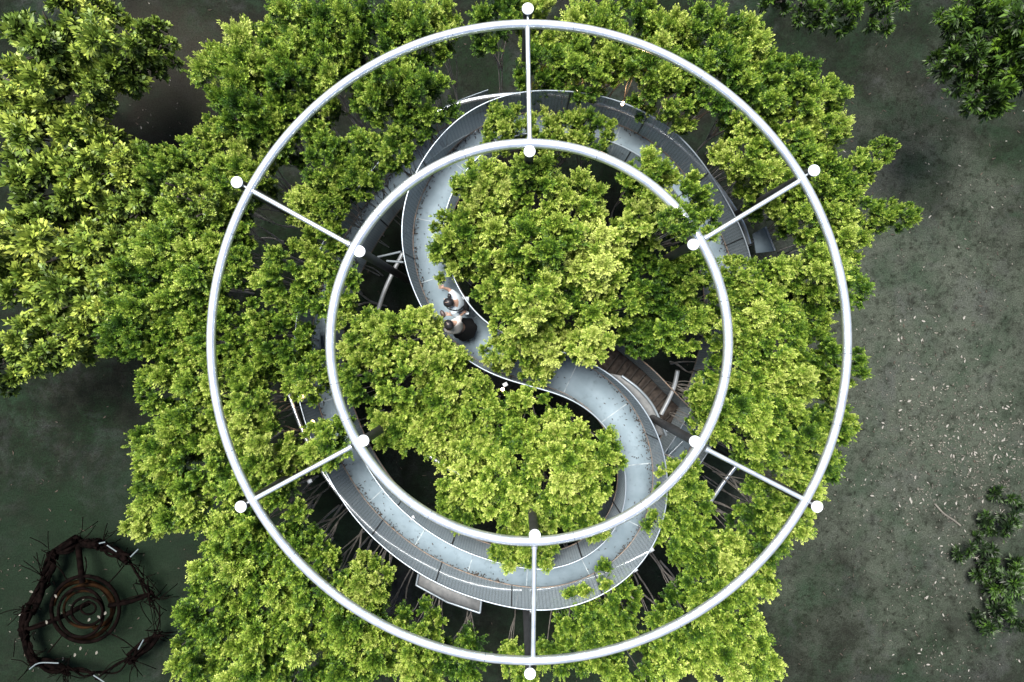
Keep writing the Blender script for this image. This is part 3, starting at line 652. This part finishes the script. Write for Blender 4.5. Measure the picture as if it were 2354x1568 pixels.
# ------------------------------------------------------------------ fallen leaves and litter
rl = np.random.RandomState(3)
def scatter_px(n, clusters, z=0.0):
    out = []
    wts = np.array([c[4] for c in clusters], float); wts /= wts.sum()
    for _ in range(n):
        c = clusters[rl.choice(len(clusters), p=wts)]
        out.append((c[0] + rl.normal() * c[2], c[1] + rl.normal() * c[3]))
    return out
CL = [(2240, 1010, 85, 70, 4), (2170, 1000, 70, 60, 2.5), (2200, 1130, 80, 70, 3.5), (2120, 900, 90, 80, 2), (2300, 1080, 40, 70, 2), (2150, 1370, 70, 60, 1.2), (2120, 1240, 120, 120, 1.2), (2200, 700, 110, 130, 1.2),
      (1990, 1150, 50, 60, .6), (2040, 800, 60, 80, .7), (2180, 400, 90, 120, .8), (2180, 1510, 90, 40, .7), (130, 1420, 110, 80, .5), (320, 200, 60, 120, .5)]
def leaf_shape(L, wd, curl, rz):
    b = B(); n = 6; t = np.linspace(0, 1, n); w_ = np.sin(np.pi * (t * .92 + .04)) ** .8 * wd / 2
    V = np.concatenate([np.stack([(t - .5) * L, w_, .012 + curl * (t - .5) ** 2 + w_ * .3], 1), np.stack([(t - .5) * L, 0 * t, .008 + curl * (t - .5) ** 2], 1), np.stack([(t - .5) * L, -w_, .012 + curl * (t - .5) ** 2 + w_ * .3], 1)])
    cr, sr = math.cos(rz), math.sin(rz); V = V @ np.array([[cr, -sr, 0], [sr, cr, 0], [0, 0, 1]]).T
    Q = [(r_ * n + k, r_ * n + k + 1, (r_ + 1) * n + k + 1, (r_ + 1) * n + k) for r_ in (0, 1) for k in range(n - 1)]
    return V, Q
protos = []
for k in range(6):
    V, Q = leaf_shape(.13, .062, .10, 0); b = B().add(V, Q); me = b.mesh("fallen_leaf", True); me.materials.append(M['dry']); protos.append(me)
protos_dull = protos[0].copy(); protos_dull.materials.clear(); protos_dull.materials.append(M['dry_dull'])
for (x, y) in scatter_px(150, CL):
    if not (0 < x < 2353 and 0 < y < 1568): continue
    c = P(x, y, 0); o = link("fallen_leaf", protos[rl.randint(6)], None, None, (c[0], c[1], 0.004)); o.rotation_euler = (0, 0, rl.uniform(0, 6.28)); s = rl.uniform(.45, 1.0); o.scale = (s, s * rl.uniform(.7, 1.1), s)
    tag(o, "pale dry leaf lying on the dark ground", "fallen leaf", "pale dry leaves scattered on the ground")
lb_ = B()
for (x, y) in scatter_px(1500, CL):
    c = P(x, y, 0); V, Q = leaf_shape(rl.uniform(.03, .09), rl.uniform(.015, .04), .1, rl.uniform(0, 6.28)); lb_.add(V + c, Q)
lit = lb_.obj("leaf_litter", M['dry_dull']); lit["kind"] = "stuff"; lit["label"] = "small pale leaf scraps scattered over the dark ground"; lit["category"] = "leaf litter"
lb_ = B()
for _ in range(1500):
    c = np.array([rl.uniform(-19, 19), rl.uniform(-12.5, 12.5), 0]); V, Q = leaf_shape(rl.uniform(.03, .14), rl.uniform(.012, .04), .1, rl.uniform(0, 6.28)); lb_.add(V + c, Q)
lit = lb_.obj("brown_litter", M['dry_brown']); lit["kind"] = "stuff"; lit["label"] = "dark brown rotting leaves all over the ground"; lit["category"] = "leaf litter"
# debris on the deck along the outer edges
lb_ = B()
for _ in range(4200):
    k = rl.randint(len(wc)); side = 1 if blend[k] > .5 else -1
    e = HW - abs(rl.normal()) * .05 if rl.uniform() < .72 else rl.uniform(-HW, HW)
    if abs(e) > HW - .005: continue
    pch = math.sin(dist[k] * 2.1) + math.sin(dist[k] * .77 + 1)
    if rl.uniform() > .45 + .3 * pch: continue
    c = wc[k] + wn[k] * side * e + wt[k] * rl.uniform(-.05, .05) + Zv * .003
    V, Q = leaf_shape(rl.uniform(.02, .06), rl.uniform(.01, .022), .1, rl.uniform(0, 6.28)); lb_.add(V + c, Q)
db = lb_.obj("deck_debris", M['dry_brown']); db["kind"] = "stuff"; db["label"] = "dark leaf crumbs gathered along the edges of the walkway deck"; db["category"] = "leaf litter"

# ------------------------------------------------------------------ dark ring sculpture, bottom left
sp = P(205, 1402, 0.0); root = empty("ring_sculpture", (sp[0], sp[1], 0)); tag(root, "dark rusty hoops inside a rough ring of twisted branches on the ground at bottom left", "sculpture")
def hoop(name, x, y, rx, ry, z, r, m, a0=0, a1=360):
    a = np.radians(np.linspace(a0, a1, 60)); pts = [P(x + rx * math.cos(t), y - ry * math.sin(t), z + .03 * math.sin(3 * t)) for t in a]
    return B().tube(pts, r, 8).obj(name, m, root, True)
hoop("hoop", 196, 1400, 78, 76, .75, .055, M['dark_wood']); hoop("hoop", 190, 1402, 68, 66, .45, .065, M['rust'], -110, 170); hoop("hoop", 186, 1408, 52, 56, .9, .045, M['dark_wood'])
hoop("hoop", 204, 1394, 58, 50, .6, .06, M['rust'], -80, 150); hoop("hoop", 200, 1405, 36, 32, 1.0, .04, M['dark_wood']); hoop("hoop", 203, 1398, 17, 14, .9, .03, M['dark_wood']); hoop("hoop", 195, 1400, 48, 42, .8, .04, M['rust'], 60, 300)
for a_, b_ in (((115, 1290), (155, 1335)), ((130, 1420), (58, 1445)), ((265, 1385), (350, 1362)), ((240, 1450), (320, 1500)), ((195, 1320), (195, 1280)), ((150, 1450), (110, 1500)), ((250, 1340), (285, 1300))):
    B().tube(spline([P(*a_, .7), P((a_[0] + b_[0]) / 2 + 4, (a_[1] + b_[1]) / 2 - 3, .8), P(*b_, .6)], .1), .018, 6).obj("tie_rod", M['dark_wood'], root)
for a_, b_, r_ in (((205, 1385), (60, 1448), .075), ((250, 1392), (352, 1362), .07), ((190, 1340), (180, 1255), .085)):
    B().tube(spline([P(*a_, .75), P((a_[0] + b_[0]) / 2, (a_[1] + b_[1]) / 2 + 5, .7), P(*b_, .55)], .1), r_, 8).obj("arm", M['dark_wood'], root, True)
outl = [(180, 1245), (120, 1275), (105, 1330), (65, 1400), (55, 1460), (75, 1520), (150, 1540), (225, 1555), (300, 1515), (365, 1460), (355, 1380), (330, 1330), (290, 1285), (235, 1252)]
ro = random.Random(9); nO = len(outl)
for k in range(nO):
    a_, b_ = outl[k], outl[(k + 1) % nO]; thick = .11 if k < 6 or k in (8, 12, 13) else .05
    bb = B()
    for j in range(11 if thick > .06 else 5):
        jit = lambda s=12: ro.uniform(-s, s)
        bb.tube(spline([P(a_[0] + jit(), a_[1] + jit(), .5 + jit() * .03), P((a_[0] + b_[0]) / 2 + jit(13), (a_[1] + b_[1]) / 2 + jit(13), .6), P(b_[0] + jit(), b_[1] + jit(), .5)], .12), thick * ro.uniform(.15, .62), 7)
    bb.obj("twisted_branch", M['dark_wood'], root, True)
bb = B()
for k in range(110):
    a_ = outl[ro.randrange(nO)]; dx, dy = a_[0] - 205, a_[1] - 1402; q = ro.uniform(.75, 1.15); t = math.atan2(dy, dx) + ro.uniform(-.4, .4); l = ro.uniform(10, 60); t += ro.uniform(-1.2, 1.2)
    x0, y0 = 205 + dx * q, 1402 + dy * q; bb.tube(spline([P(x0, y0, .6), P(x0 + l * .5 * math.cos(t) + ro.uniform(-6, 6), y0 + l * .5 * math.sin(t), .75), P(x0 + l * math.cos(t), y0 + l * math.sin(t) + ro.uniform(-8, 8), .3)], .1), .012, 5)
tw_ = bb.obj("twigs", M['dark_wood'], root); tw_["kind"] = "stuff"
bb = B(); bb2 = 0
for q in ([(228, 1249), (242, 1246)], [(246, 1253), (268, 1268)], [(300, 1280), (318, 1262)], [(318, 1492), (330, 1470)], [(68, 1538), (90, 1524), (135, 1524)], [(215, 1552), (240, 1568)]):
    B().tube(spline([P(x, y, .95) for x, y in q], .1), .02, 6).obj("pale_stick", M['pale_stick'], root)
for (x, y) in [(242, 1409), (227, 1418), (205, 1424), (107, 1430), (185, 1490), (222, 1500), (72, 1360), (128, 1370), (172, 1505)]:
    c = P(x, y, 1.02); o = link("fallen_leaf", protos_dull, None, None, (c[0], c[1], 1.0)); o.rotation_euler = (0, 0, ro.uniform(0, 6)); o.scale = (.9, 1.1, .9)
    tag(o, "pale leaf caught on the dark ring sculpture", "fallen leaf", "pale leaves caught on the ring sculpture")
# fallen stick on the right
c = [P(x, y, .03) for x, y in ((2148, 1158), (2168, 1180), (2190, 1195), (2207, 1208))]
tag(B().tube(spline(c, .1), [.03] * len(spline(c, .1)), 6).obj("fallen_branch", M['dry_dull'], None, True), "thin bent dead branch lying on the ground among pale leaves", "branch")

# ------------------------------------------------------------------ people
def skin_mesh(name, verts, edges, m, parent, sub=2, root_i=0):
    me = bpy.data.meshes.new(name); me.from_pydata([tuple(v[0]) for v in verts], edges, [])
    o = bpy.data.objects.new(name, me); COL.objects.link(o)
    md = o.modifiers.new("s", 'SKIN'); 
    for i, v in enumerate(verts):
        rr = v[1] if isinstance(v[1], tuple) else (v[1], v[1])
        me.skin_vertices[0].data[i].radius = rr
    me.skin_vertices[0].data[root_i].use_root = True
    su = o.modifiers.new("u", 'SUBSURF'); su.levels = sub; su.render_levels = sub
    dg = bpy.context.evaluated_depsgraph_get(); ev = o.evaluated_get(dg)
    nm = bpy.data.meshes.new_from_object(ev); nm.name = name
    bpy.data.objects.remove(o); nm.materials.clear(); nm.materials.append(m)
    nm.polygons.foreach_set("use_smooth", np.ones(len(nm.polygons), bool))
    ob = link(name, nm, None, parent)
    if parent is not None: ob.matrix_parent_inverse = Matrix.Translation(parent.location).inverted()
    return ob

def hand_chain(V, E, wrist_i, wrist, fdir, up, curl=0.5, s=1.0, side=1):
    """palm with five separate fingers and a side thumb"""
    f = unit(np.asarray(fdir, float)); u = unit(np.asarray(up, float) - f * np.dot(up, f)); lat = np.cross(f, u) * side
    V.append((wrist + f * .045 * s, (.036 * s, .018 * s))); pi_ = len(V) - 1; E.append((wrist_i, pi_))
    for k, (off, ln) in enumerate(((-.030, .066), (-.010, .075), (.010, .070), (.030, .056))):
        b0 = wrist + f * .085 * s + lat * off * s; prev = pi_
        V.append((b0, .0098 * s)); E.append((prev, len(V) - 1)); prev = len(V) - 1; d = f + lat * off * 3; p = b0
        for j in range(2):
            d = unit(d - u * curl * (j + .6) * .6); p = p + d * ln * .5 * s; V.append((p, .0085 * s)); E.append((prev, len(V) - 1)); prev = len(V) - 1
    tb = wrist + f * .03 * s - lat * .035 * s; V.append((tb, .011 * s)); E.append((pi_, len(V) - 1)); p = tb + unit(f * .6 - lat * .8 - u * .2) * .045 * s; V.append((p, .0095 * s)); E.append((len(V) - 2, len(V) - 1))

def person(label, J, hairs, facing, shirt_m, lower, openhand):
    root = empty("person", (J['pel'][0], J['pel'][1], 5.5)); tag(root, label, "person", "two people on the walkway")
    V = []; E = []
    def v(p, r): V.append((np.asarray(p, float), r)); return len(V) - 1
    pel = v(J['pel'], (.14, .11)); wa = v(J['waist'], (.125, .09)); ch = v(J['chest'], (.15, .105)); nk = v(J['neck'], .055)
    hd0 = v(J['head'] - Zv * .05, (.072, .078)); hd1 = v(J['head'] + Zv * .045, (.078, .088)); E += [(pel, wa), (wa, ch), (ch, nk), (nk, hd0), (hd0, hd1)]
    f = unit(np.asarray(facing, float)); lat = np.cross(f, Zv)
    ns = v(J['head'] + f * .098 - Zv * .03, .012); E.append((hd0, ns))
    for s_ in (1, -1):
        e_ = v(J['head'] + lat * s_ * .088 - Zv * .02, .014); E.append((hd0, e_))
    for s_ in ('L', 'R'):
        sh = v(J['sh' + s_], .058); el = v(J['el' + s_], .040); wr = v(J['wr' + s_], .026); E += [(ch, sh), (sh, el), (el, wr)]
        fd = unit(J['wr' + s_] - J['el' + s_]); oh = openhand.get(s_, .7)
        hand_chain(V, E, wr, J['wr' + s_] , J.get('fd' + s_, fd), J.get('up' + s_, Zv), oh, 1.0, 1 if s_ == 'L' else -1)
        hp = v(J['hip' + s_], .085); kn = v(J['kn' + s_], .056); an = v(J['an' + s_], .038); to = v(J['an' + s_] + f * .13 - Zv * .035, .034); E += [(pel, hp), (hp, kn), (kn, an), (an, to)]
    body = skin_mesh("body", V, E, M['skin'], root)
    # shirt follows torso and upper arms
    S = []; SE = []
    def q(p, r): S.append((np.asarray(p, float), r)); return len(S) - 1
    a = q(J['waist'] * .4 + J['pel'] * .6, (.165, .13)); b = q(J['waist'], (.155, .12)); c = q(J['chest'], (.175, .13)); d = q(J['neck'] - Zv * .045, .07); SE += [(a, b), (b, c), (c, d)]
    for s_ in ('L', 'R'):
        fr = J.get('slv', .85); s1 = q(J['sh' + s_], .082); s2 = q(J['sh' + s_] * (1 - fr) + J['el' + s_] * fr, .070); SE += [(c, s1), (s1, s2)]
    skin_mesh("shirt", S, SE, shirt_m, root)
    # hair: cap with parting and back volume
    hb = B(); hc = J['head'] + Zv * .03 - f * .018
    hb.ellipsoid(hc, (.112, .102, .112), np.stack([f, lat, Zv], 1), 18, 12, lambda d_: 1.0 if d_[2] > -.1 else (1.0 if d_[0] < .25 else .72))
    ho = hb.obj("hair", M['hair'], root, True)
    for p, r_ in hairs: B().ellipsoid(p, r_, None, 12, 8).obj("hair_bun", M['hair'], ho, True)
    pt = J['head'] + Zv * .143
    B().tube([pt + f * .045 - Zv * .012, pt + f * .01, pt - f * .02 - Zv * .001], .0035, 5).obj("hair_parting", M['skin'], ho)
    # face marks
    for s_ in (1, -1):
        B().ellipsoid(J['head'] + f * .082 + lat * s_ * .033 + Zv * .002, (.010, .014, .008), np.stack([f, lat, Zv], 1), 8, 6).obj("eye", M['black'], body)
    B().ellipsoid(J['head'] + f * .080 - Zv * .068, (.010, .024, .007), np.stack([f, lat, Zv], 1), 8, 6).obj("mouth", M['pouch'], body)
    for s_ in ('L', 'R'):
        B().ellipsoid(J['an' + s_] + f * .055 - Zv * .035, (.135, .050, .038), np.stack([f, lat, Zv], 1), 12, 8).obj("shoe", M['shoe'], root, True)
    lower(root, J, f, lat)
    return root

def skirt(root, J, f, lat):
    hem = P(1068, 757, 5.95); top = J['waist'] * .5 + J['pel'] * .5; b = B(); seg = 28; rows = []
    for k, t in enumerate(np.linspace(0, 1, 7)):
        c = top * (1 - t) + hem * t; rr = .145 + (.275 - .145) * t ** .8
        rows.append([c + (f * math.cos(a) * rr * .92 + lat * math.sin(a) * rr) * (1 + .055 * t * math.sin(a * 7)) for a in np.linspace(0, 2 * np.pi, seg, endpoint=False)])
    V = np.array(rows).reshape(-1, 3); Q = [(i * seg + j, i * seg + (j + 1) % seg, (i + 1) * seg + (j + 1) % seg, (i + 1) * seg + j) for i in range(6) for j in range(seg)]
    b.add(V, Q).obj("skirt", M['black'], root, True)
    for s_ in ('L', 'R'): B().tube([J['an' + s_], J['an' + s_] + Zv * .12], .044, 10).obj("sock", M['cap'], root, True)
def trousers(root, J, f, lat):
    S = [(J['pel'], (.155, .125))]; E = []
    for s_ in ('L', 'R'):
        S += [(J['hip' + s_], .105), (J['kn' + s_], .078), (J['an' + s_] + Zv * .06, .066)]; n = len(S); E += [(0, n - 3), (n - 3, n - 2), (n - 2, n - 1)]
    skin_mesh("trousers", S, E, M['trousers'], root)

A = np.array
# person with the black skirt
J2 = dict(pel=A([-1.12, .27, 6.36]), waist=A([-1.16, .29, 6.52]), chest=A([-1.235, .33, 6.72]), neck=A([-1.27, .345, 6.86]), head=A([-1.305, .345, 6.99]),
          shR=A([-1.12, .43, 6.77]), shL=A([-1.38, .24, 6.76]), elR=A([-1.10, .52, 6.60]), wrR=A([-1.27, .55, 6.70]), elL=A([-1.50, .34, 6.60]), wrL=A([-1.46, .47, 6.72]),
          hipL=A([-1.17, .20, 6.28]), hipR=A([-1.05, .32, 6.28]), knL=A([-1.12, .12, 5.98]), knR=A([-1.04, .30, 5.95]), anL=A([-1.02, .06, 5.60]), anR=A([-1.06, .27, 5.60]))
person("person with short dark hair, pale top and long black skirt leaning over the rail", J2, [], (-.55, .83, 0), M['shirt_warm'], skirt, {})
J1 = dict(pel=A([-1.08, .76, 6.38]), waist=A([-1.12, .77, 6.55]), chest=A([-1.20, .79, 6.74]), neck=A([-1.26, .79, 6.87]), head=A([-1.315, .785, 6.99]),
          shR=A([-1.21, .98, 6.80]), shL=A([-1.22, .60, 6.79]), elR=A([-1.315, 1.07, 6.86]), wrR=A([-1.40, 1.09, 6.98]), elL=A([-1.13, .50, 6.62]), wrL=A([-1.03, .60, 6.45]),
          hipL=A([-1.08, .67, 6.30]), hipR=A([-1.08, .85, 6.30]), knL=A([-1.11, .68, 5.96]), knR=A([-1.11, .84, 5.96]), anL=A([-1.08, .69, 5.60]), anR=A([-1.08, .83, 5.60]))
pone = person("person in a white shirt with a hair bun, one arm stretched out with open hand", J1, [(A([-1.285, .925, 6.98]), (.042, .055, .04))], (-1, -.1, 0), M['shirt'], trousers, {'R': .15})
bg_ = empty("shoulder_bag", (-.99, .73, 6.45)); tag(bg_, "small black bag with a thin strap on the back of the person in white", "bag")
B().prism([(-1.04, .86, 6.60), (-.99, .90, 6.58), (-.925, .82, 6.52), (-.92, .62, 6.48), (-1.06, .70, 6.6)], .12).obj("bag_body", M['black'], bg_)
B().tube(spline([(-1.02, .74, 6.62), (-1.09, .66, 6.74), (-1.19, .635, 6.885), (-1.30, .66, 6.87), (-1.36, .70, 6.75)], .03), .010, 6).obj("strap", M['black'], bg_)
pc = A([-1.44, .565, 6.80]); th = math.radians(62)
Rm = A([[math.cos(th), -math.sin(th), 0], [math.sin(th), math.cos(th), 0], [0, 0, 1]])
pt_ = A([math.cos(math.radians(118)), math.sin(math.radians(118)), 0])
o = B().ellipsoid(pc, (.085, .048, .03), np.stack([pt_, np.cross(Zv, pt_), Zv], 1), 16, 8).obj("pouch", M['pouch'], None, True)
tag(o, "dark brown oval pouch held out by the person in the black skirt", "pouch")
